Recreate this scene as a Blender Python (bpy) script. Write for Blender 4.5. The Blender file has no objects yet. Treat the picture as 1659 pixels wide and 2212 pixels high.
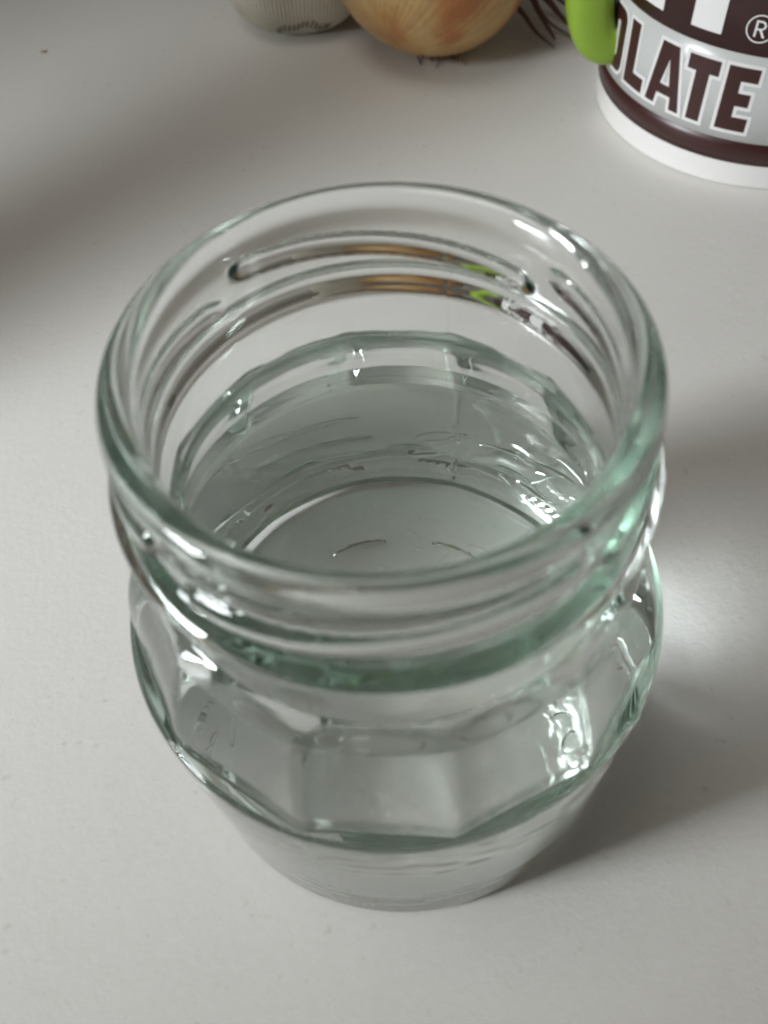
import bpy, bmesh, math, random
from mathutils import Vector, Matrix, noise

random.seed(7)
S = 0.027                      # metres per rim radius of the jar
PI = math.pi
scene = bpy.context.scene
COL = scene.collection

# ------------------------------------------------------------------ camera
PITCH, YAW, ROLL = 0.9633, -0.00955, -0.07407
CAM = Vector((0.0, -2.3206, 5.4241)) * S
fw = Vector((math.sin(YAW) * math.cos(PITCH), math.cos(YAW) * math.cos(PITCH), -math.sin(PITCH)))
rt = Vector((math.cos(YAW), -math.sin(YAW), 0.0))
up = rt.cross(fw)
r2 = math.cos(ROLL) * rt + math.sin(ROLL) * up
u2 = -math.sin(ROLL) * rt + math.cos(ROLL) * up
cd = bpy.data.cameras.new("camera")
cam = bpy.data.objects.new("camera", cd)
COL.objects.link(cam)
m = Matrix.Identity(4)
for i in range(3):
    m[i][0], m[i][1], m[i][2], m[i][3] = r2[i], u2[i], -fw[i], CAM[i]
cam.matrix_world = m
cd.sensor_fit = 'HORIZONTAL'
cd.sensor_width = 36.0
cd.lens = 36.0 * 2000.0 / 1659.0
cd.clip_start = 0.005
cd.clip_end = 50.0
cd.dof.use_dof = True
cd.dof.focus_distance = 5.8 * S
cd.dof.aperture_fstop = 32.0
scene.camera = cam

# ------------------------------------------------------------------ world
world = bpy.data.worlds.new("World")
scene.world = world
world.use_nodes = True
bg = world.node_tree.nodes["Background"]
bg.inputs[0].default_value = (1.0, 0.88, 0.72, 1)
bg.inputs[1].default_value = 0.078

# ------------------------------------------------------------------ lamps: the window on the left and an added soft fill from above
def area(name, loc, target, sx, sy, power, color):
    d = bpy.data.lights.new(name, 'AREA')
    d.shape = 'RECTANGLE'
    d.size, d.size_y = sx, sy
    d.energy = power
    d.color = color
    o = bpy.data.objects.new(name, d)
    COL.objects.link(o)
    o.location = loc
    o.rotation_euler = (Vector(target) - Vector(loc)).to_track_quat('-Z', 'Y').to_euler()
    return o

KAZ, KEL, KD = math.radians(15), math.radians(30), 0.75
kl = Vector((-math.cos(KAZ) * math.cos(KEL), -math.sin(KAZ) * math.cos(KEL), math.sin(KEL))) * KD
wl = area("window_light", kl, (-0.03, 0.07, 0.0), 0.17, 0.19, 0.31, (0.93, 0.98, 1.0))
wl.data.spread = math.radians(36)
area("upper_fill_light", (-0.30, 0.02, 1.0), (0, 0.03, 0), 0.40, 0.40, 1.45, (1.0, 0.95, 0.88))  # added fill lamp overhead, brightens the floor of the jar

vs = scene.view_settings
vs.view_transform = 'Standard'
vs.look = 'None'
vs.exposure = 0.04
vs.gamma = 1.0
scene.render.engine = 'CYCLES'
cy = scene.cycles
cy.max_bounces = 18
cy.diffuse_bounces = 5
cy.glossy_bounces = 12
cy.transmission_bounces = 18
cy.transparent_max_bounces = 24
cy.volume_bounces = 0
cy.caustics_reflective = True
cy.caustics_refractive = True
cy.blur_glossy = 0.2
cy.sample_clamp_indirect = 0.0
cy.use_guiding = True
cy.use_surface_guiding = True
cy.use_volume_guiding = False
cy.use_adaptive_sampling = False
cy.filter_width = 2.0
cy.use_denoising = True
try:
    cy.denoiser = 'OPENIMAGEDENOISE'
    cy.denoising_input_passes = 'RGB_ALBEDO_NORMAL'
except Exception:
    pass

# ------------------------------------------------------------------ helpers
def mesh_obj(name, verts, faces, mat=None, parent=None, smooth=True):
    me = bpy.data.meshes.new(name)
    me.from_pydata([tuple(v) for v in verts], [], faces)
    me.update()
    if smooth:
        me.polygons.foreach_set("use_smooth", [True] * len(me.polygons))
    if mat:
        for mm in (mat if isinstance(mat, (list, tuple)) else [mat]):
            me.materials.append(mm)
    o = bpy.data.objects.new(name, me)
    COL.objects.link(o)
    if parent:
        o.parent = parent
    return o

def bm_obj(name, bm, mat=None, parent=None, smooth=True):
    me = bpy.data.meshes.new(name)
    bm.to_mesh(me)
    bm.free()
    if smooth:
        me.polygons.foreach_set("use_smooth", [True] * len(me.polygons))
    if mat:
        me.materials.append(mat)
    o = bpy.data.objects.new(name, me)
    COL.objects.link(o)
    if parent:
        o.parent = parent
    return o

def empty(name, loc, label, cat):
    o = bpy.data.objects.new(name, None)
    o.empty_display_size = 0.01
    COL.objects.link(o)
    o.location = loc
    o["label"] = label
    o["category"] = cat
    return o

def tag(o, label, cat, group=None):
    o["label"] = label
    o["category"] = cat
    if group:
        o["group"] = group

def new_mat(name):
    mt = bpy.data.materials.new(name)
    mt.use_nodes = True
    nt = mt.node_tree
    return mt, nt, nt.nodes, nt.links

def principled(name, color, rough, **kw):
    mt, nt, N, L = new_mat(name)
    b = N["Principled BSDF"]
    b.inputs["Base Color"].default_value = (*color, 1)
    b.inputs["Roughness"].default_value = rough
    for k, v in kw.items():
        b.inputs[k.replace("_", " ")].default_value = v
    return mt

def interp(pts, x):
    """smooth (pchip-like) interpolation through sorted (x, y) points"""
    if x <= pts[0][0]:
        return pts[0][1]
    if x >= pts[-1][0]:
        return pts[-1][1]
    for i in range(len(pts) - 1):
        if pts[i][0] <= x <= pts[i + 1][0]:
            break
    def slope(k):
        if k <= 0 or k >= len(pts) - 1:
            j = min(max(k, 0), len(pts) - 2)
            j = 0 if k <= 0 else len(pts) - 2
            return (pts[j + 1][1] - pts[j][1]) / (pts[j + 1][0] - pts[j][0])
        a = (pts[k][1] - pts[k - 1][1]) / (pts[k][0] - pts[k - 1][0])
        b = (pts[k + 1][1] - pts[k][1]) / (pts[k + 1][0] - pts[k][0])
        return 0 if a * b <= 0 else 2 * a * b / (a + b)
    x0, y0 = pts[i]
    x1, y1 = pts[i + 1]
    h = x1 - x0
    t = (x - x0) / h
    s0, s1 = slope(i) * h, slope(i + 1) * h
    return ((2 * t**3 - 3 * t**2 + 1) * y0 + (t**3 - 2 * t**2 + t) * s0
            + (-2 * t**3 + 3 * t**2) * y1 + (t**3 - t**2) * s1)

def sstep(a, b, x):
    t = min(1, max(0, (x - a) / (b - a)))
    return t * t * (3 - 2 * t)

def tube(bm, pts, rads, seg=8, flat=1.0):
    """a tapered tube through pts"""
    rings = []
    n = len(pts)
    ref = Vector((0, 0, 1))
    for i, p in enumerate(pts):
        d = (pts[min(i + 1, n - 1)] - pts[max(i - 1, 0)]).normalized()
        a = d.cross(ref)
        if a.length < 1e-4:
            a = d.cross(Vector((1, 0, 0)))
        a.normalize()
        b = a.cross(d)
        rings.append([bm.verts.new(p + rads[i] * (math.cos(2 * PI * k / seg) * a + flat * math.sin(2 * PI * k / seg) * b)) for k in range(seg)])
    for i in range(n - 1):
        for k in range(seg):
            bm.faces.new((rings[i][k], rings[i][(k + 1) % seg], rings[i + 1][(k + 1) % seg], rings[i + 1][k]))
    bm.faces.new(rings[0][::-1])
    bm.faces.new(rings[-1])
    bmesh.ops.recalc_face_normals(bm, faces=bm.faces[:])

# ------------------------------------------------------------------ materials
def mat_table():
    mt, nt, N, L = new_mat("table laminate")
    b = N["Principled BSDF"]
    tc = N.new("ShaderNodeTexCoord")
    n1 = N.new("ShaderNodeTexNoise"); n1.inputs["Scale"].default_value = 14; n1.inputs["Detail"].default_value = 6
    n2 = N.new("ShaderNodeTexNoise"); n2.inputs["Scale"].default_value = 700; n2.inputs["Detail"].default_value = 5
    n2.inputs["Roughness"].default_value = 0.7
    n3 = N.new("ShaderNodeTexNoise"); n3.inputs["Scale"].default_value = 230; n3.inputs["Detail"].default_value = 3
    cr = N.new("ShaderNodeValToRGB")
    cr.color_ramp.elements[0].color = (0.67, 0.655, 0.63, 1)
    cr.color_ramp.elements[1].color = (0.73, 0.72, 0.70, 1)
    cr.color_ramp.elements[0].position = 0.3
    cr.color_ramp.elements[1].position = 0.7
    mx = N.new("ShaderNodeMix"); mx.data_type = 'FLOAT'; mx.inputs[0].default_value = 0.5
    ad = N.new("ShaderNodeMath"); ad.operation = 'ADD'
    bp = N.new("ShaderNodeBump"); bp.inputs["Strength"].default_value = 0.28; bp.inputs["Distance"].default_value = 0.00025
    for n in (n1, n2, n3):
        L.new(tc.outputs["Object"], n.inputs["Vector"])
    L.new(n1.outputs["Fac"], mx.inputs[2]); L.new(n2.outputs["Fac"], mx.inputs[3])
    L.new(mx.outputs[0], cr.inputs["Fac"])
    n4 = N.new("ShaderNodeTexNoise"); n4.inputs["Scale"].default_value = 420; n4.inputs["Detail"].default_value = 2
    n5 = N.new("ShaderNodeTexNoise"); n5.inputs["Scale"].default_value = 45; n5.inputs["Detail"].default_value = 3
    L.new(tc.outputs["Object"], n4.inputs["Vector"]); L.new(tc.outputs["Object"], n5.inputs["Vector"])
    sp = N.new("ShaderNodeValToRGB")
    sp.color_ramp.elements[0].position = 0.66; sp.color_ramp.elements[0].color = (1, 1, 1, 1)
    sp.color_ramp.elements[1].position = 0.80; sp.color_ramp.elements[1].color = (0.72, 0.68, 0.62, 1)
    L.new(n4.outputs["Fac"], sp.inputs["Fac"])
    ml = N.new("ShaderNodeMix"); ml.data_type = 'RGBA'; ml.blend_type = 'MULTIPLY'; ml.inputs[0].default_value = 0.6
    L.new(cr.outputs["Color"], ml.inputs[6]); L.new(sp.outputs["Color"], ml.inputs[7])
    L.new(ml.outputs[2], b.inputs["Base Color"])
    ro = N.new("ShaderNodeMapRange"); ro.inputs["From Min"].default_value = 0.3; ro.inputs["From Max"].default_value = 0.7
    ro.inputs["To Min"].default_value = 0.40; ro.inputs["To Max"].default_value = 0.60
    L.new(n5.outputs["Fac"], ro.inputs["Value"]); L.new(ro.outputs["Result"], b.inputs["Roughness"])
    L.new(n2.outputs["Fac"], ad.inputs[0]); L.new(n3.outputs["Fac"], ad.inputs[1])
    L.new(ad.outputs[0], bp.inputs["Height"])
    L.new(bp.outputs["Normal"], b.inputs["Normal"])
    b.inputs["Specular IOR Level"].default_value = 0.35
    return mt

def mat_glass(name, ior, absorb):
    mt, nt, N, L = new_mat(name)
    N.remove(N["Principled BSDF"])
    g = N.new("ShaderNodeBsdfGlass")
    g.inputs["Roughness"].default_value = 0.0
    g.inputs["IOR"].default_value = ior
    L.new(g.outputs[0], N["Material Output"].inputs["Surface"])
    if absorb:
        v = N.new("ShaderNodeVolumeAbsorption")
        mx = max(absorb)
        v.inputs["Color"].default_value = (1 - absorb[0] / mx, 1 - absorb[1] / mx, 1 - absorb[2] / mx, 1)
        v.inputs["Density"].default_value = mx
        L.new(v.outputs[0], N["Material Output"].inputs["Volume"])
    return mt

ABS = (9.5, 5.6, 7.6)
M_TABLE = mat_table()
M_GLASS = mat_glass("green tinted glass", 1.51, ABS)
# where water touches the glass (face attribute "wet") the relative index of refraction is that of glass in water
_nt = M_GLASS.node_tree
_at = _nt.nodes.new("ShaderNodeAttribute"); _at.attribute_name = "wet"
_mr = _nt.nodes.new("ShaderNodeMapRange")
_mr.inputs["To Min"].default_value = 1.51
_mr.inputs["To Max"].default_value = 1.51 / 1.333
_nt.links.new(_at.outputs["Fac"], _mr.inputs["Value"])
_nt.links.new(_mr.outputs["Result"], next(n for n in _nt.nodes if n.type == 'BSDF_GLASS').inputs["IOR"])
M_WATER = mat_glass("water surface", 1.333, None)
mt, nt, N, L = new_mat("water against glass")
N.remove(N["Principled BSDF"])
_t = N.new("ShaderNodeBsdfTransparent")
L.new(_t.outputs[0], N["Material Output"].inputs["Surface"])
M_WATER_SIDE = mt
M_WHITE = principled("white ceramic", (0.80, 0.78, 0.77), 0.22)
M_BROWN = principled("chocolate brown print", (0.042, 0.011, 0.010), 0.34)
M_GREY = principled("grey print", (0.54, 0.55, 0.545), 0.22)
M_PWHITE = principled("white print", (0.80, 0.79, 0.79), 0.22)
M_LIME = principled("lime green ceramic", (0.27, 0.43, 0.04), 0.35)
M_POST = principled("shadow post paint", (0.35, 0.32, 0.29), 0.6)  # for the added posts out of view

# ------------------------------------------------------------------ setting
bm = bmesh.new()
bmesh.ops.create_cube(bm, size=1.0)
bmesh.ops.scale(bm, vec=(1.3, 1.3, 0.03), verts=bm.verts[:])
bmesh.ops.translate(bm, vec=(0.05, 0.2, -0.015), verts=bm.verts[:])
table = bm_obj("table_top", bm, M_TABLE, smooth=False)
table["kind"] = "structure"

def post(x, y, w, d, h, rz, lean):  # unseen leaning post, added only to cast a soft shadow streak on the table
    bm = bmesh.new()
    bmesh.ops.create_cube(bm, size=1.0)
    bmesh.ops.scale(bm, vec=(w, d, h), verts=bm.verts[:])
    bmesh.ops.translate(bm, vec=(0, 0, h / 2 + 0.0002), verts=bm.verts[:])
    bmesh.ops.bevel(bm, geom=bm.edges[:], offset=0.003, segments=2, affect='EDGES')
    o = bm_obj("shadow_post", bm, M_POST, smooth=False)
    o.location = (x * S, y * S, 0)
    o.rotation_euler = (math.radians(-lean), 0, rz)
    o["kind"] = "structure"
    return o
post(-8.2, 0.75, 0.03, 0.040, 0.34, KAZ, 20)
post(-8.0, 7.7, 0.03, 0.036, 0.30, KAZ, 22)

# ------------------------------------------------------------------ glass jar
RIDGE0 = 8.56
LEDGE = 1.50
ridge_pts = [(1.48, 1.266), (1.62, 1.258), (1.75, 1.236), (1.90, 1.198), (2.05, 1.142), (2.165, 1.092), (2.185, 1.062), (2.205, 1.022), (2.25, 1.006)]

def arc(cx, cz, rad_r, rad_z, a0, a1, n):
    return [(cx + rad_r * math.cos(math.radians(a0 + (a1 - a0) * i / n)), cz + rad_z * math.sin(math.radians(a0 + (a1 - a0) * i / n))) for i in range(n + 1)]

def outer_profile():
    P = []
    # underside: shallow push-up, then the standing ring
    n = 110
    for i in range(n + 1):
        r = 0.004 + (0.98 - 0.004) * i / n
        z = 0.008 + 0.022 * (1 - (r / 0.98) ** 2)
        P.append((r, z, 'u'))
    P += [(1.00, 0.0075, 'b'), (1.02, 0.0052, 'b'), (1.045, 0.004, 'b'), (1.08, 0.0042, 'b'), (1.13, 0.005, 'b')]
    P += [(r, z, 'b') for r, z in arc(1.155, 0.095, 0.089, 0.09, -80, 0, 12)]
    for i in range(1, 40):
        z = 0.10 + (1.455 - 0.10) * i / 40
        P.append((interp([(0.10, 1.244), (0.5, 1.262), (1.0, 1.285), (1.3, 1.297), (1.455, 1.300)], z), z, 'b'))
    P += [(r, z, 'b') for r, z in arc(1.280, 1.462, 0.020, 0.026, 0, 80, 6)]
    # ledge + faceted shoulder
    for i in range(5):
        P.append((1.28, 1.4885 + 0.0012 * i, 'l%g' % (i / 4)))
    zs = [1.495 + (2.15 - 1.495) * i / 60 for i in range(1, 61)] + [2.15 + (2.246 - 2.15) * i / 32 for i in range(1, 33)]
    for z in zs:
        P.append((interp(ridge_pts, z), z, 'f'))
    # groove, bead, neck, rim
    bead = [(2.25, 1.006), (2.27, 1.003), (2.32, 1.000), (2.42, 0.998), (2.47, 0.998), (2.51, 1.018), (2.54, 1.062), (2.57, 1.084), (2.60, 1.084), (2.625, 1.060), (2.65, 1.012), (2.67, 0.990), (2.70, 0.985)]
    for i in range(60):
        z = 2.25 + (2.70 - 2.25) * i / 60
        P.append((interp(bead, z), z, 'n'))
    for i in range(51):
        z = 2.70 + (3.000 - 2.70) * i / 50
        P.append((interp([(2.70, 0.985), (2.86, 0.984), (2.94, 0.994), (3.000, 1.010)], z), z, 'n'))
    P += [(r, z, 'r') for r, z in arc(0.943, 3.003, 0.067, 0.072, 4, 90, 14)]
    return P

def inner_r(z):
    return interp([(0.20, 1.10), (0.30, 1.13), (0.45, 1.148), (0.9, 1.165), (1.4, 1.155), (1.6, 1.125), (1.75, 1.085), (1.85, 1.045), (1.95, 1.003), (2.07, 0.950), (2.18, 0.915), (2.30, 0.902), (2.40, 0.899), (2.55, 0.893), (2.80, 0.888), (3.00, 0.878)], z)

WZ = 1.955
def inner_profile():
    P = [(r, z, 'i') for r, z in arc(0.943, 3.003, 0.065, 0.072, 95, 180, 12)]
    for i in range(1, 60):
        z = 3.00 - (3.00 - WZ) * i / 60
        P.append((inner_r(z), z, 'i'))
    P.append((inner_r(WZ), WZ, 'i'))
    for i in range(1, 50):
        z = WZ - (WZ - 0.43) * i / 50
        P.append((inner_r(z), z, 'w'))
    rr = inner_r(0.43)
    P += [(r, z, 'w') for r, z in arc(rr - 0.13, 0.42, 0.13, 0.14, 0, -90, 18)]
    r0 = rr - 0.13
    for i in range(1, 40):
        r = r0 * (1 - i / 40)
        P.append((r, 0.28 + 0.018 * (1 - (r / r0) ** 2), 'w'))
    return P

NT = 768
TH = [2 * PI * k / NT for k in range(NT)]
FC = []
for th in TH:
    loc = ((math.degrees(th) - RIDGE0) % 30.0) - 15.0           # -15..15, 0 at the middle of a facet
    a = math.radians(15.0)
    l = math.radians(loc)
    f = math.cos(a) / math.cos(l)
    # soften the ridge and hollow the facet a touch
    e = max(0.0, 1 - abs(abs(loc) - 15.0) / 1.6)
    f -= 0.0035 * e * e
    f -= 0.002 * math.cos(loc / 15.0 * PI / 2) ** 2
    FC.append(f)

def lug(thd, z):
    """the four thread lugs of the twist-off finish"""
    out = 0.0
    for c in (177, 267, 357, 87):
        d = (thd - c + 180) % 360 - 180
        if abs(d) > 47:
            continue
        zc = 2.782 + 0.065 * d / 43.0
        e = sstep(44.5, 38.0, abs(d)) if abs(d) > 38 else 1.0
        hw = 0.062 * (0.55 + 0.45 * e)
        t = abs(z - zc) / hw
        if t < 1:
            out = max(out, 0.050 * e * math.sqrt(1 - t * t) ** 1.3)
    return out

random.seed(11)
leaf_marks = []
for az_, r_, tl in ((170, 0.80, 20), (150, 0.72, 70), (141, 0.84, 10), (124, 0.80, 40), (104, 0.78, 80), (222, 0.66, 30), (190, 0.60, 100)):
    a = math.radians(az_)
    leaf_marks.append((r_ * math.sin(a), -r_ * math.cos(a), math.radians(90 - az_ + tl), random.uniform(0.07, 0.10)))

def underside(thd, r):
    """moulded marks under the base: ring of dashes, knurled heel, centre ripples"""
    x, y = r * math.sin(math.radians(thd)), -r * math.cos(math.radians(thd))
    z = 0.0
    # ring of dashes
    d = abs((thd + 8) % 45 - 22.5)
    if d < 12.0:
        hw = 0.024 * math.sqrt(max(0, 1 - (d / 12.0) ** 2))
        t = abs(r - 0.79)
        if t < hw:
            z += 0.026 * math.sqrt(1 - (t / hw) ** 2)
    # knurl near the heel
    if 0.90 < r < 0.975:
        w = sstep(0.90, 0.92, r) * sstep(0.975, 0.955, r)
        k = (thd % 30)
        if 9 < k < 22:
            z += 0.006 * w * (0.5 + 0.5 * math.sin(math.radians(thd * 150))) * sstep(9, 11, k) * sstep(22, 20, k)
    # hammered ripples at the centre
    if r < 0.4:
        z += 0.004 * sstep(0.4, 0.25, r) * noise.noise(Vector((x * 11, y * 11, 3.1)))
    for (lx, ly, la, ls) in leaf_marks:
        dx, dy = x - lx, y - ly
        u = (dx * math.cos(la) + dy * math.sin(la)) / ls
        v = (-dx * math.sin(la) + dy * math.cos(la)) / (ls * 0.42)
        if abs(u) < 1.3 and abs(v) < 1.6:
            q = abs(v) - (1 - u * u)
            if abs(u) < 1 and abs(q) < 0.3:
                z += 0.007 * (1 - abs(q) / 0.3)
    return z

def build_jar():
    prof = outer_profile() + inner_profile()
    V, F, MI = [], [], []
    seam_w = 0.55
    for (r, z, kd) in prof:
        for k, th in enumerate(TH):
            thd = math.degrees(th)
            rr, zz = r, z
            if kd == 'f':
                w = 1 - sstep(2.165, 2.21, z)
                rr = r * (1 + (FC[k] - 1) * w)
                rr += 0.0045 * noise.noise(Vector((math.sin(th) * 4, math.cos(th) * 4, z * 4)))
            elif kd[0] == 'l':
                q = float(kd[1:])
                tgt = interp(ridge_pts, 1.495) * FC[k]
                tgt = min(tgt, 1.2835)
                rr = 1.2835 + (tgt - 1.2835) * q
            elif kd == 'n':
                rr += lug(thd, z)
            elif kd == 'u':
                zz += underside(thd, r)
            elif kd == 'w':
                rr += 0.0035 * noise.noise(Vector((math.sin(th) * 2.3, math.cos(th) * 2.3, z * 0.8))) * sstep(WZ, WZ - 0.2, z)
                fade = 0.12 * sstep(WZ, WZ - 0.25, z) * sstep(1.1, 1.5, z) + 0.9 * sstep(0.50, 0.38, z) * sstep(0.85, 0.98, r)
                rr *= 1 + (FC[k] - 0.985) * fade
            elif kd == 'i':
                rr += 0.003 * noise.noise(Vector((math.sin(th) * 2, math.cos(th) * 2, z * 3 + 7))) * sstep(WZ, WZ + 0.2, z)
            if kd in 'bf' and 1.40 < z < 1.54:                # moulding nub on the ledge
                d = (thd - 53.0 + 180) % 360 - 180
                rr += 0.013 * math.exp(-(d / 1.5) ** 2 - ((z - 1.47) / 0.028) ** 2)
            if kd in 'fnb' and 0.2 < z < 2.9:
                for s in (160.0, 340.0):
                    d = abs((thd - s + 180) % 360 - 180)
                    if d < seam_w * 1.6:
                        rr += 0.003 * max(0, 1 - (d / (seam_w * 1.6)) ** 2)
            V.append((rr * math.sin(th) * S, -rr * math.cos(th) * S, zz * S))
    n = len(prof)
    for i in range(n - 1):
        wet = prof[i + 1][2] == 'w'
        a, b = i * NT, (i + 1) * NT
        for k in range(NT):
            k2 = (k + 1) % NT
            F.append((a + k, a + k2, b + k2, b + k))
            MI.append(1 if wet else 0)
    # close the two poles
    V.append((0, 0, prof[0][1] * S)); c0 = len(V) - 1
    V.append((0, 0, prof[-1][1] * S)); c1 = len(V) - 1
    e = (n - 1) * NT
    for k in range(NT):
        k2 = (k + 1) % NT
        F.append((k2, k, c0)); MI.append(0)
        F.append((e + k, e + k2, c1)); MI.append(1)
    o = mesh_obj("glass_jar", V, F, M_GLASS)
    wa = o.data.attributes.new("wet", 'FLOAT', 'FACE')
    wa.data.foreach_set("value", [float(x) for x in MI])
    o.data.update()
    tag(o, "open clear glass jar with twelve facets and screw-thread neck, half full of water", "jar")
    return o, prof, V

jar, jprof, jverts = build_jar()

# ------------------------------------------------------------------ water in the jar (its flank sits a hair inside the glass)
def build_water():
    V, F, MI = [], [], []
    rows = []
    wi = [i for i, p in enumerate(jprof) if p[2] == 'w']
    first = wi[0] - 1
    e = 0.004
    top = inner_r(WZ)
    nt = 256
    st = NT // nt
    prof = []
    # surface from the centre out, with the meniscus climbing the wall
    for i in range(1, 40):
        r = (top - 0.10) * i / 39
        prof.append((r, WZ - 0.055, 0))
    for i in range(1, 29):
        t = i / 28
        r = top - 0.10 * (1 - t)
        prof.append((r + (0.0015 if i == 28 else 0), WZ - 0.055 + 0.055 * t ** 3.2, 0))
    for j, (r, z, mi) in enumerate(prof):
        for k in range(nt):
            th = 2 * PI * k / nt
            V.append((r * math.sin(th) * S, -r * math.cos(th) * S, z * S))
    rows = len(prof)
    for i in wi[::2]:
        for k in range(nt):
            x, y, z = jverts[i * NT + k * st]
            rr = math.hypot(x, y)
            g = (rr + e * S * sstep(0.0, 0.3, rr / S)) / max(rr, 1e-9)
            z2 = z - e * S * (1 - sstep(0.40, 0.6, z / S))
            V.append((x * g, y * g, min(z2, WZ * S - 1e-5)))
        rows += 1
    for i in range(rows - 1):
        a, b = i * nt, (i + 1) * nt
        for k in range(nt):
            k2 = (k + 1) % nt
            F.append((a + k2, a + k, b + k, b + k2))
            MI.append(0 if i < len(prof) - 1 else 1)
    V.append((0, 0, prof[0][1] * S)); c0 = len(V) - 1
    V.append((0, 0, (0.298 - e) * S)); c1 = len(V) - 1
    l = (rows - 1) * nt
    for k in range(nt):
        k2 = (k + 1) % nt
        F.append((k, k2, c0)); MI.append(0)
        F.append((l + k2, l + k, c1)); MI.append(1)
    o = mesh_obj("water", V, F, [M_WATER, M_WATER_SIDE])
    o.data.polygons.foreach_set("material_index", MI)
    o.data.update()
    tag(o, "clear still water filling the lower half of the glass jar", "water")
    return o
water = build_water()

# ------------------------------------------------------------------ chocolate mug
MX, MY, MR = 3.94, 6.27, 1.569
MH = 3.55
mug = empty("mug", (MX * S, MY * S, 0.0), "white chocolate mug with brown and grey printed bands and lime green handle", "mug")

def lathe(name, prof, mat, parent, nt=192, az0=0.0, az1=360.0):
    full = abs(az1 - az0) >= 359.9
    V, F = [], []
    cols = nt if full else nt + 1
    for (r, z) in prof:
        for k in range(cols):
            th = math.radians(az0 + (az1 - az0) * k / nt)
            V.append((r * math.sin(th) * S, -r * math.cos(th) * S, z * S))
    for i in range(len(prof) - 1):
        for k in range(nt):
            k2 = (k + 1) % cols
            a, b = i * cols, (i + 1) * cols
            F.append((a + k, a + k2, b + k2, b + k))
    return mesh_obj(name, V, F, mat, parent)

mp = [(0.001, 0.07), (1.38, 0.07), (1.42, 0.02), (1.45, 0.0), (1.53, 0.0)] + arc(1.527, 0.04, 0.04, 0.04, -80, 0, 8)
mp += [(1.566, 0.12), (MR, 0.20), (MR, 1.0), (MR, 2.0), (MR, 3.0), (MR, MH - 0.06)]
mp += arc(MR - 0.06, MH - 0.06, 0.06, 0.06, 0, 180, 12)
mp += [(MR - 0.12, 3.0), (MR - 0.12, 0.5), (MR - 0.2, 0.28), (MR - 0.4, 0.2), (0.001, 0.2)]
lathe("body", mp, M_WHITE, mug)

def band(z0, z1, mat, off):
    r = MR + off
    return lathe("printed_band", [(MR - 0.003, z0), (r, z0 + 0.002), (r, z1 - 0.002), (MR - 0.003, z1)], mat, mug)
band(0.243, 0.455, M_BROWN, 0.0035)
band(0.455, 1.215, M_GREY, 0.0033)
band(1.215, 3.20, M_BROWN, 0.0035)

def wrap_poly(name, loops, mat, off, thick=0.002, step=1.2):
    """flat shape given in (degrees round the mug, height) wrapped on to the mug"""
    bm = bmesh.new()
    edges = []
    for lp in loops:
        vs_ = [bm.verts.new((a, 0.0, z)) for a, z in lp]
        for i in range(len(vs_)):
            edges.append(bm.edges.new((vs_[i], vs_[(i + 1) % len(vs_)])))
    bmesh.ops.triangle_fill(bm, use_beauty=True, use_dissolve=False, edges=edges, normal=(0, -1, 0))
    xs = [v.co.x for v in bm.verts]
    x = math.floor(min(xs) / step) * step
    while x < max(xs):
        bmesh.ops.bisect_plane(bm, geom=bm.verts[:] + bm.edges[:] + bm.faces[:], plane_co=(x + 0.013, 0, 0), plane_no=(1, 0, 0))
        x += step
    for v in bm.verts:
        th = math.radians(v.co.x)
        r = MR + off
        v.co = Vector((r * math.sin(th), -r * math.cos(th), v.co.z)) * S
    for f in bm.faces:
        c = f.calc_center_median()
        if f.normal.dot(Vector((c.x, c.y, 0))) < 0:
            f.normal_flip()
    bm.normal_update()
    for f in bm.faces:
        c = f.calc_center_median()
        if f.normal.dot(Vector((c.x, c.y, 0))) < 0:
            f.normal_flip()
    return bm_obj(name, bm, mat, mug, smooth=True)

KD_ = MR * PI / 180.0         # height units per degree
def offset_loop(lp, d):
    """mitred offset, d in height units, lp counter-clockwise in (deg, z)"""
    P = [(a * KD_, z) for a, z in lp]
    n = len(P)
    area_ = sum(P[i][0] * P[(i + 1) % n][1] - P[(i + 1) % n][0] * P[i][1] for i in range(n))
    sg = 1 if area_ > 0 else -1
    out = []
    for i in range(n):
        p0, p1, p2 = P[i - 1], P[i], P[(i + 1) % n]
        def nrm(a, b):
            dx, dy = b[0] - a[0], b[1] - a[1]
            l = math.hypot(dx, dy)
            return (dy / l * sg, -dx / l * sg)
        n1, n2 = nrm(p0, p1), nrm(p1, p2)
        k = 1 + n1[0] * n2[0] + n1[1] * n2[1]
        k = max(k, 0.35)
        ox, oy = (n1[0] + n2[0]) / k * d, (n1[1] + n2[1]) / k * d
        out.append(((p1[0] + ox) / KD_, p1[1] + oy))
    return out

def rounded(a0, a1, z0, z1, ra, rz, n=5):
    out = []
    for cx, cz, s in ((a1 - ra, z0 + rz, -90), (a1 - ra, z1 - rz, 0), (a0 + ra, z1 - rz, 90), (a0 + ra, z0 + rz, 180)):
        for i in range(n + 1):
            t = math.radians(s + 90 * i / n)
            out.append((cx + ra * math.cos(t), cz + rz * math.sin(t)))
    return out

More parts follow.
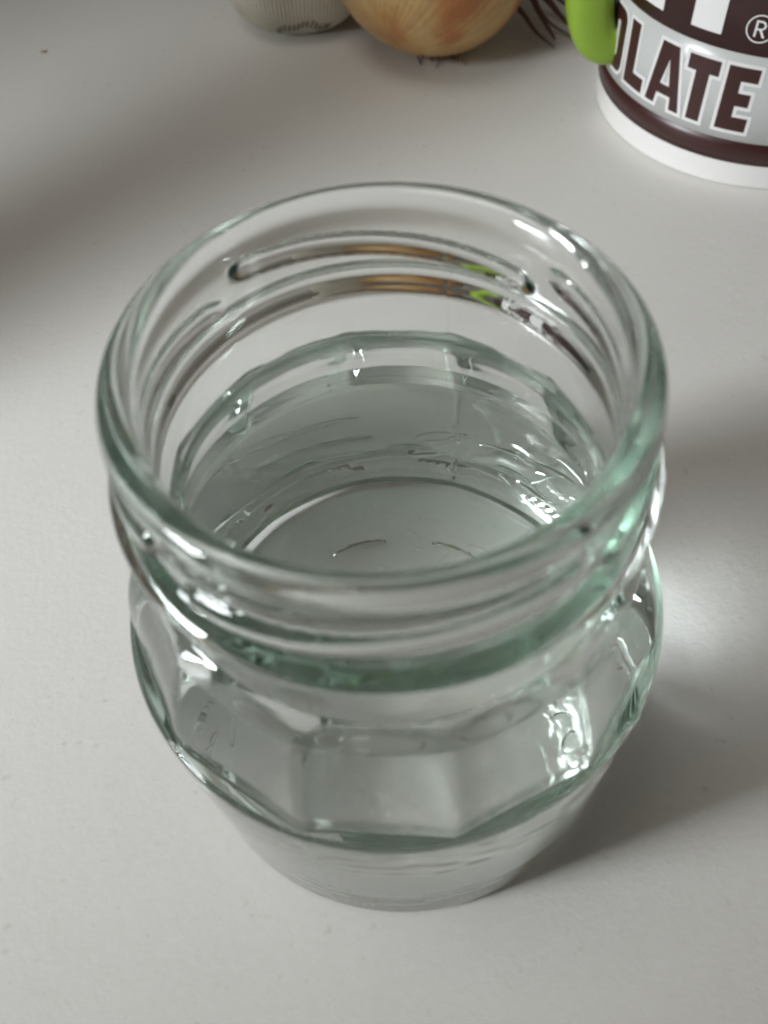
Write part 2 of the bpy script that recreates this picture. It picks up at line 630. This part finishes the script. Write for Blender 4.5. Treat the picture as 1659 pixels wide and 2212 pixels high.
ZB, ZT = 0.548, 1.112
letters = {
    'E': [[(-33.5, ZB), (-24.0, ZB), (-24.0, ZB + .125), (-29.0, ZB + .125), (-29.0, ZB + .225), (-25.0, ZB + .225), (-25.0, ZB + .34), (-29.0, ZB + .34), (-29.0, ZT - .12), (-24.0, ZT - .12), (-24.0, ZT), (-33.5, ZT)]],
    'T': [[(-43.4, ZB), (-38.9, ZB), (-38.9, ZT - .13), (-36.0, ZT - .13), (-36.0, ZT), (-46.4, ZT), (-46.4, ZT - .13), (-43.4, ZT - .13)]],
    'A': [[(-60.0, ZB), (-56.2, ZB), (-55.6, ZB + .11), (-50.2, ZB + .11), (-49.8, ZB), (-46.3, ZB), (-50.2, ZT), (-56.8, ZT)],
          [(-54.9, ZB + .20), (-51.3, ZB + .20), (-52.9, ZT - .13)]],
    'L': [[(-72.2, ZB), (-62.2, ZB), (-62.2, ZB + .13), (-67.4, ZB + .13), (-67.4, ZT), (-72.2, ZT)]],
    'O': [rounded(-86.0, -75.2, ZB, ZT, 3.2, 0.09), rounded(-81.6, -79.6, ZB + .12, ZT - .12, 0.95, 0.03)],
}
for ch, loops in letters.items():
    wrap_poly("letter_border", [offset_loop(loops[0], 0.030)], M_PWHITE, 0.0060)
    ins = wrap_poly("letter", loops if ch != 'A' else loops, M_BROWN, 0.0085)
    if ch in 'AO':
        hole = loops[1]
        fill = M_GREY if ch == 'A' else M_GREY
        wrap_poly("letter_counter", [offset_loop(hole, -0.022)], fill, 0.0085)

# bottoms of the big white letters on the upper brown band, and the ringed R
ZL = 1.325
wrap_poly("large_letter", [[(-80.0, ZL), (-59.5, ZL), (-59.5, ZL + .26), (-70.5, ZL + .26), (-70.5, ZL + .50), (-62, ZL + .50), (-62, ZL + .75), (-70.5, ZL + .75), (-70.5, ZL + 1.0), (-59.5, ZL + 1.0), (-59.5, ZL + 1.25), (-80.0, ZL + 1.25)]], M_PWHITE, 0.0062)
wrap_poly("large_letter", [[(-48.6, ZL), (-38.6, ZL), (-38.6, ZL + 1.0), (-32.5, ZL + 1.0), (-32.5, ZL + 1.25), (-54.7, ZL + 1.25), (-54.7, ZL + 1.0), (-48.6, ZL + 1.0)]], M_PWHITE, 0.0062)
RC, RZ, RR = -27.9, 1.435, 0.112
def circ(r, n=40):
    return [(RC + r / KD_ * math.cos(2 * PI * i / n), RZ + r * math.sin(2 * PI * i / n)) for i in range(n)]
wrap_poly("trademark_ring", [circ(RR), circ(RR - 0.011)], M_PWHITE, 0.0062)
def rp(x, z):
    return (RC + x / KD_, RZ + z)
w_ = 0.017
wrap_poly("trademark_letter", [[rp(-.042, -.066), rp(-.042 + w_, -.066), rp(-.042 + w_, -.012), rp(-.004, -.012), rp(.027, -.066), rp(.048, -.066), rp(.015, -.008), rp(.036, .006), rp(.042, .028), rp(.034, .052), rp(.012, .066), rp(-.042, .066)],
                               [rp(-.042 + w_, .004), rp(-.042 + w_, .050), rp(.008, .050), rp(.022, .040), rp(.025, .027), rp(.020, .012), rp(.006, .004)]], M_PWHITE, 0.0062)

# handle: a broad lime strap
HAZ = -88.0
def build_handle():
    h = math.radians(HAZ)
    er = Vector((math.sin(h), -math.cos(h), 0))
    et = Vector((math.cos(h), math.sin(h), 0))
    path = [(MR - 0.10, 0.71), (MR + 0.06, 0.72), (MR + 0.17, 0.82), (MR + 0.235, 1.02), (MR + 0.27, 1.28), (MR + 0.38, 1.62), (MR + 0.47, 2.00), (MR + 0.46, 2.38), (MR + 0.33, 2.68), (MR + 0.14, 2.82), (MR - 0.10, 2.86)]
    # resample smoothly
    pts = []
    n = len(path)
    for i in range(n - 1):
        p0, p1, p2, p3 = path[max(i - 1, 0)], path[i], path[i + 1], path[min(i + 2, n - 1)]
        for k in range(6):
            t = k / 6
            pts.append(tuple(0.5 * (2 * p1[c] + (p2[c] - p0[c]) * t + (2 * p0[c] - 5 * p1[c] + 4 * p2[c] - p3[c]) * t * t + (3 * p1[c] - p0[c] - 3 * p2[c] + p3[c]) * t ** 3) for c in (0, 1)))
    pts.append(path[-1])
    V, F = [], []
    seg = 28
    for i, (r, z) in enumerate(pts):
        a, b = pts[max(i - 1, 0)], pts[min(i + 1, len(pts) - 1)]
        d = Vector((b[0] - a[0], b[1] - a[1])).normalized()
        nx, nz = -d.y, d.x
        hw = 0.21
        ht = 0.21 - 0.07 * sstep(1.2, 1.7, z)
        for k in range(seg):
            t = 2 * PI * k / seg
            c, s_ = math.cos(t), math.sin(t)
            u = hw * math.copysign(abs(c) ** 0.62, c)
            v = ht * math.copysign(abs(s_) ** 0.8, s_)
            p = er * (r + nx * v) + et * u + Vector((0, 0, z + nz * v))
            V.append(p * S)
    for i in range(len(pts) - 1):
        for k in range(seg):
            F.append((i * seg + k, i * seg + (k + 1) % seg, (i + 1) * seg + (k + 1) % seg, (i + 1) * seg + k))
    F.append(tuple(range(seg))[::-1])
    F.append(tuple((len(pts) - 1) * seg + k for k in range(seg)))
    bm = bmesh.new()
    me = bpy.data.meshes.new("tmp")
    me.from_pydata(V, [], F)
    bm.from_mesh(me)
    bmesh.ops.recalc_face_normals(bm, faces=bm.faces[:])
    o = bm_obj("handle", bm, M_LIME, mug)
    o["label"] = "lime green strap handle"
    return o
build_handle()

# ------------------------------------------------------------------ onion
def mat_onion():
    mt, nt, N, L = new_mat("onion skin")
    b = N["Principled BSDF"]
    tc = N.new("ShaderNodeTexCoord")
    n1 = N.new("ShaderNodeTexNoise"); n1.inputs["Scale"].default_value = 34; n1.inputs["Detail"].default_value = 5; n1.inputs["Roughness"].default_value = 0.6
    n1.inputs["Distortion"].default_value = 0.6
    at = N.new("ShaderNodeAttribute"); at.attribute_name = "fibre"
    n2 = N.new("ShaderNodeTexNoise"); n2.noise_dimensions = '1D'; n2.inputs["Scale"].default_value = 9; n2.inputs["Detail"].default_value = 4
    cr = N.new("ShaderNodeValToRGB")
    e = cr.color_ramp.elements
    e[0].position = 0.40; e[0].color = (0.64, 0.45, 0.20, 1)
    e[1].position = 0.62; e[1].color = (0.48, 0.17, 0.05, 1)
    k = e.new(0.5); k.color = (0.58, 0.34, 0.13, 1)
    mx = N.new("ShaderNodeMix"); mx.data_type = 'RGBA'; mx.blend_type = 'MULTIPLY'; mx.inputs[0].default_value = 0.28
    cr2 = N.new("ShaderNodeValToRGB")
    cr2.color_ramp.elements[0].position = 0.35; cr2.color_ramp.elements[0].color = (0.45, 0.32, 0.2, 1)
    cr2.color_ramp.elements[1].position = 0.6; cr2.color_ramp.elements[1].color = (1, 1, 1, 1)
    L.new(tc.outputs["Object"], n1.inputs["Vector"])
    L.new(at.outputs["Fac"], n2.inputs["W"])
    L.new(n1.outputs["Fac"], cr.inputs["Fac"])
    L.new(n2.outputs["Fac"], cr2.inputs["Fac"])
    L.new(cr.outputs["Color"], mx.inputs[6]); L.new(cr2.outputs["Color"], mx.inputs[7])
    L.new(mx.outputs[2], b.inputs["Base Color"])
    bp = N.new("ShaderNodeBump"); bp.inputs["Strength"].default_value = 0.25; bp.inputs["Distance"].default_value = 0.0005
    L.new(n2.outputs["Fac"], bp.inputs["Height"]); L.new(bp.outputs["Normal"], b.inputs["Normal"])
    b.inputs["Roughness"].default_value = 0.38
    return mt
M_ONION = mat_onion()
M_DRY = principled("dry onion stalk", (0.11, 0.050, 0.028), 0.7)
M_ROOT = principled("dry onion roots", (0.42, 0.30, 0.17), 0.8)

OX, OY, OR = 0.80, 7.62, 1.07
onion = empty("onion", (OX * S, OY * S, 0), "golden brown onion in papery skin with dried roots", "onion")
def build_onion():
    # axis tilted: the root end down at the front, the neck away to the right
    axis = Vector((0.50, 0.55, 0.66)).normalized()
    q = Vector((0, 0, 1)).rotation_difference(axis)
    V, F = [], []
    nu, nv = 128, 64
    fib = []
    for j in range(nv + 1):
        ph = PI * j / nv
        for i in range(nu):
            th = 2 * PI * i / nu
            r = OR * (1 + 0.012 * math.sin(3 * th + 1) + 0.014 * noise.noise(Vector((math.cos(th) * 1.3, math.sin(th) * 1.3, ph))))
            r *= 1 + 0.006 * math.sin(17 * th + 2 * math.sin(ph * 2))
            rr = r * math.sin(ph)
            z = -OR * 0.96 * math.cos(ph)
            if ph > PI * 0.80:                       # neck
                t = (ph - PI * 0.80) / (PI * 0.20)
                z += 0.42 * OR * t ** 1.5
                rr = rr * (1 - 0.25 * t) + 0.11 * OR * t
            if ph < PI * 0.1:
                z += 0.03 * (1 - ph / (PI * 0.1))
            p = q @ Vector((rr * math.cos(th), rr * math.sin(th), z))
            V.append(p)
            fib.append(th * 1.6 + 0.15 * ph)
    zmin = min(v.z for v in V)
    V = [(v - Vector((0, 0, zmin))) * S for v in V]
    for j in range(nv):
        for i in range(nu):
            i2 = (i + 1) % nu
            F.append((j * nu + i, j * nu + i2, (j + 1) * nu + i2, (j + 1) * nu + i))
    o = mesh_obj("skin", V, F, M_ONION, onion)
    a = o.data.attributes.new("fibre", 'FLOAT', 'POINT')
    a.data.foreach_set("value", fib)
    return V
ov = build_onion()

def strand(name, pts, r0, r1, mat, parent, flat=1.0):
    bm = bmesh.new()
    P = []
    n = len(pts)
    for i in range(n - 1):
        p0, p1, p2, p3 = [Vector(pts[k]) for k in (max(i - 1, 0), i, i + 1, min(i + 2, n - 1))]
        for k in range(5):
            t = k / 5
            P.append(0.5 * (2 * p1 + (p2 - p0) * t + (2 * p0 - 5 * p1 + 4 * p2 - p3) * t * t + (3 * p1 - p0 - 3 * p2 + p3) * t ** 3) * S)
    P.append(Vector(pts[-1]) * S)
    m_ = len(P)
    tube(bm, P, [(r0 + (r1 - r0) * (i / (m_ - 1))) * S for i in range(m_)], 7, flat)
    return bm_obj(name, bm, mat, parent)

random.seed(5)
for k in range(11):
    x0 = random.uniform(-0.22, 0.34)
    y0 = -0.22 + random.uniform(-0.06, 0.06)
    dx = random.uniform(-0.16, 0.16)
    strand("root", [(x0, y0 + 0.18, 0.10), (x0 + dx * 0.4, y0, 0.035 + random.uniform(0, 0.05)), (x0 + dx, y0 - random.uniform(0.06, 0.22), 0.016)], 0.014, 0.005, M_ROOT if k % 3 else M_DRY, onion)
strand("dry_stalk", [(0.86, 0.30, 0.62), (1.05, 0.20, 0.42), (1.18, 0.02, 0.22), (1.32, -0.18, 0.06)], 0.07, 0.018, M_DRY, onion, 0.5)
strand("dry_stalk", [(0.90, 0.42, 0.60), (1.16, 0.30, 0.36), (1.42, 0.05, 0.16), (1.66, -0.22, 0.03)], 0.045, 0.012, M_DRY, onion, 0.45)
strand("dry_stalk", [(0.80, 0.20, 0.40), (0.98, 0.02, 0.26), (1.12, -0.12, 0.12), (1.30, -0.30, 0.03)], 0.05, 0.010, M_DRY, onion, 0.5)
strand("dry_stalk", [(0.84, 0.24, 0.50), (1.12, 0.16, 0.30), (1.30, 0.10, 0.10), (1.52, -0.08, 0.02)], 0.035, 0.008, M_DRY, onion, 0.6)
strand("dry_stalk", [(0.92, 0.62, 0.60), (1.25, 0.46, 0.32), (1.55, 0.30, 0.14), (1.72, 0.20, 0.05)], 0.05, 0.012, M_DRY, onion, 0.5)
strand("dry_stalk", [(0.90, 0.52, 0.66), (1.15, 0.50, 0.40), (1.34, 0.38, 0.20), (1.50, 0.22, 0.05)], 0.04, 0.012, M_DRY, onion, 0.5)

# ------------------------------------------------------------------ knitted bundle
def mat_knit():
    mt, nt, N, L = new_mat("cream knit")
    b = N["Principled BSDF"]
    tc = N.new("ShaderNodeTexCoord")
    n1 = N.new("ShaderNodeTexNoise"); n1.inputs["Scale"].default_value = 60; n1.inputs["Detail"].default_value = 4
    n2 = N.new("ShaderNodeTexNoise"); n2.inputs["Scale"].default_value = 1500; n2.inputs["Detail"].default_value = 2
    cr = N.new("ShaderNodeValToRGB")
    cr.color_ramp.elements[0].position = 0.3; cr.color_ramp.elements[0].color = (0.54, 0.50, 0.41, 1)
    cr.color_ramp.elements[1].position = 0.7; cr.color_ramp.elements[1].color = (0.72, 0.69, 0.60, 1)
    L.new(tc.outputs["Object"], n1.inputs["Vector"]); L.new(tc.outputs["Object"], n2.inputs["Vector"])
    L.new(n1.outputs["Fac"], cr.inputs["Fac"]); L.new(cr.outputs["Color"], b.inputs["Base Color"])
    bp = N.new("ShaderNodeBump"); bp.inputs["Strength"].default_value = 0.5; bp.inputs["Distance"].default_value = 0.0003
    L.new(n2.outputs["Fac"], bp.inputs["Height"]); L.new(bp.outputs["Normal"], b.inputs["Normal"])
    b.inputs["Roughness"].default_value = 0.95
    b.inputs["Specular IOR Level"].default_value = 0.1
    return mt
M_KNIT = mat_knit()
M_STITCH = principled("dark stitching", (0.07, 0.065, 0.055), 0.9)
KX, KY = -0.62, 8.42
knit = empty("knit_bundle", (KX * S, KY * S, 0), "cream ribbed knit cloth bundle beside the onion", "cloth")
def knit_r(th, z):
    t = min(1, z / 0.55)
    base = 0.80 * (1 - (1 - t) ** 2.6 * 0.42)
    top = 1 - 0.25 * sstep(1.2, 2.4, z)
    sq = (abs(math.cos(th)) ** 3 + abs(math.sin(th)) ** 3) ** (-1 / 3.0)
    w = 1 + 0.03 * noise.noise(Vector((math.cos(th) * 1.6, math.sin(th) * 1.6, z * 1.4)))
    return base * top * (0.7 + 0.3 * sq) * w
def build_knit():
    V, F = [], []
    nu, nv = 960, 90
    for j in range(nv + 1):
        z = 2.4 * (j / nv) ** 1.15
        for i in range(nu):
            th = 2 * PI * i / nu
            r = knit_r(th, z)
            rib = 0.018 * abs(math.sin(th * 60 + 0.25 * math.sin(z * 9)))
            rib += 0.003 * math.sin(z * 150 + (i % 16))
            V.append(((r + rib) * math.cos(th) * S, (r + rib) * 0.86 * math.sin(th) * S, (z + 0.004) * S))
    for j in range(nv):
        for i in range(nu):
            i2 = (i + 1) % nu
            F.append((j * nu + i, j * nu + i2, (j + 1) * nu + i2, (j + 1) * nu + i))
    F.append(tuple(range(nu))[::-1])
    F.append(tuple(nv * nu + i for i in range(nu)))
    o = mesh_obj("cloth", V, F, M_KNIT, knit)
build_knit()
for k in range(13):
    th = math.radians(-112 + k * 4.1)
    z = 0.20 + 0.02 * math.sin(k * 1.1) - 0.0022 * (k - 6) ** 2
    pts = []
    for s_ in (-1, 0, 1):
        t2 = th + s_ * math.radians(1.1)
        z2 = z + s_ * 0.045
        r = knit_r(t2, z2) + (0.014 if s_ == 0 else 0.008)
        pts.append((r * math.cos(t2), r * 0.86 * math.sin(t2), z2))
    strand("stitch", pts, 0.009, 0.009, M_STITCH, knit)

# ------------------------------------------------------------------ crumb on the table
def crumb(x, y, l, w, h, rz, label, mat):
    bm = bmesh.new()
    bmesh.ops.create_icosphere(bm, subdivisions=2, radius=0.5)
    for v in bm.verts:
        v.co *= 1 + 0.35 * noise.noise(v.co * 3 + Vector((x, y, 0)))
        v.co.x *= l; v.co.y *= w; v.co.z *= h
    zm = min(v.co.z for v in bm.verts)
    for v in bm.verts:
        v.co.z -= zm
        v.co *= S
    o = bm_obj("crumb", bm, mat)
    o.location = (x * S, y * S, 0.0001)
    o.rotation_euler = (0, 0, rz)
    tag(o, label, "crumb")
    return o
M_CRUMB = principled("brown crumb", (0.42, 0.32, 0.22), 0.8)
crumb(-3.52, 8.01, 0.09, 0.03, 0.02, 0.1, "tiny brown crumb on the bare table far left of the knit bundle", M_CRUMB)
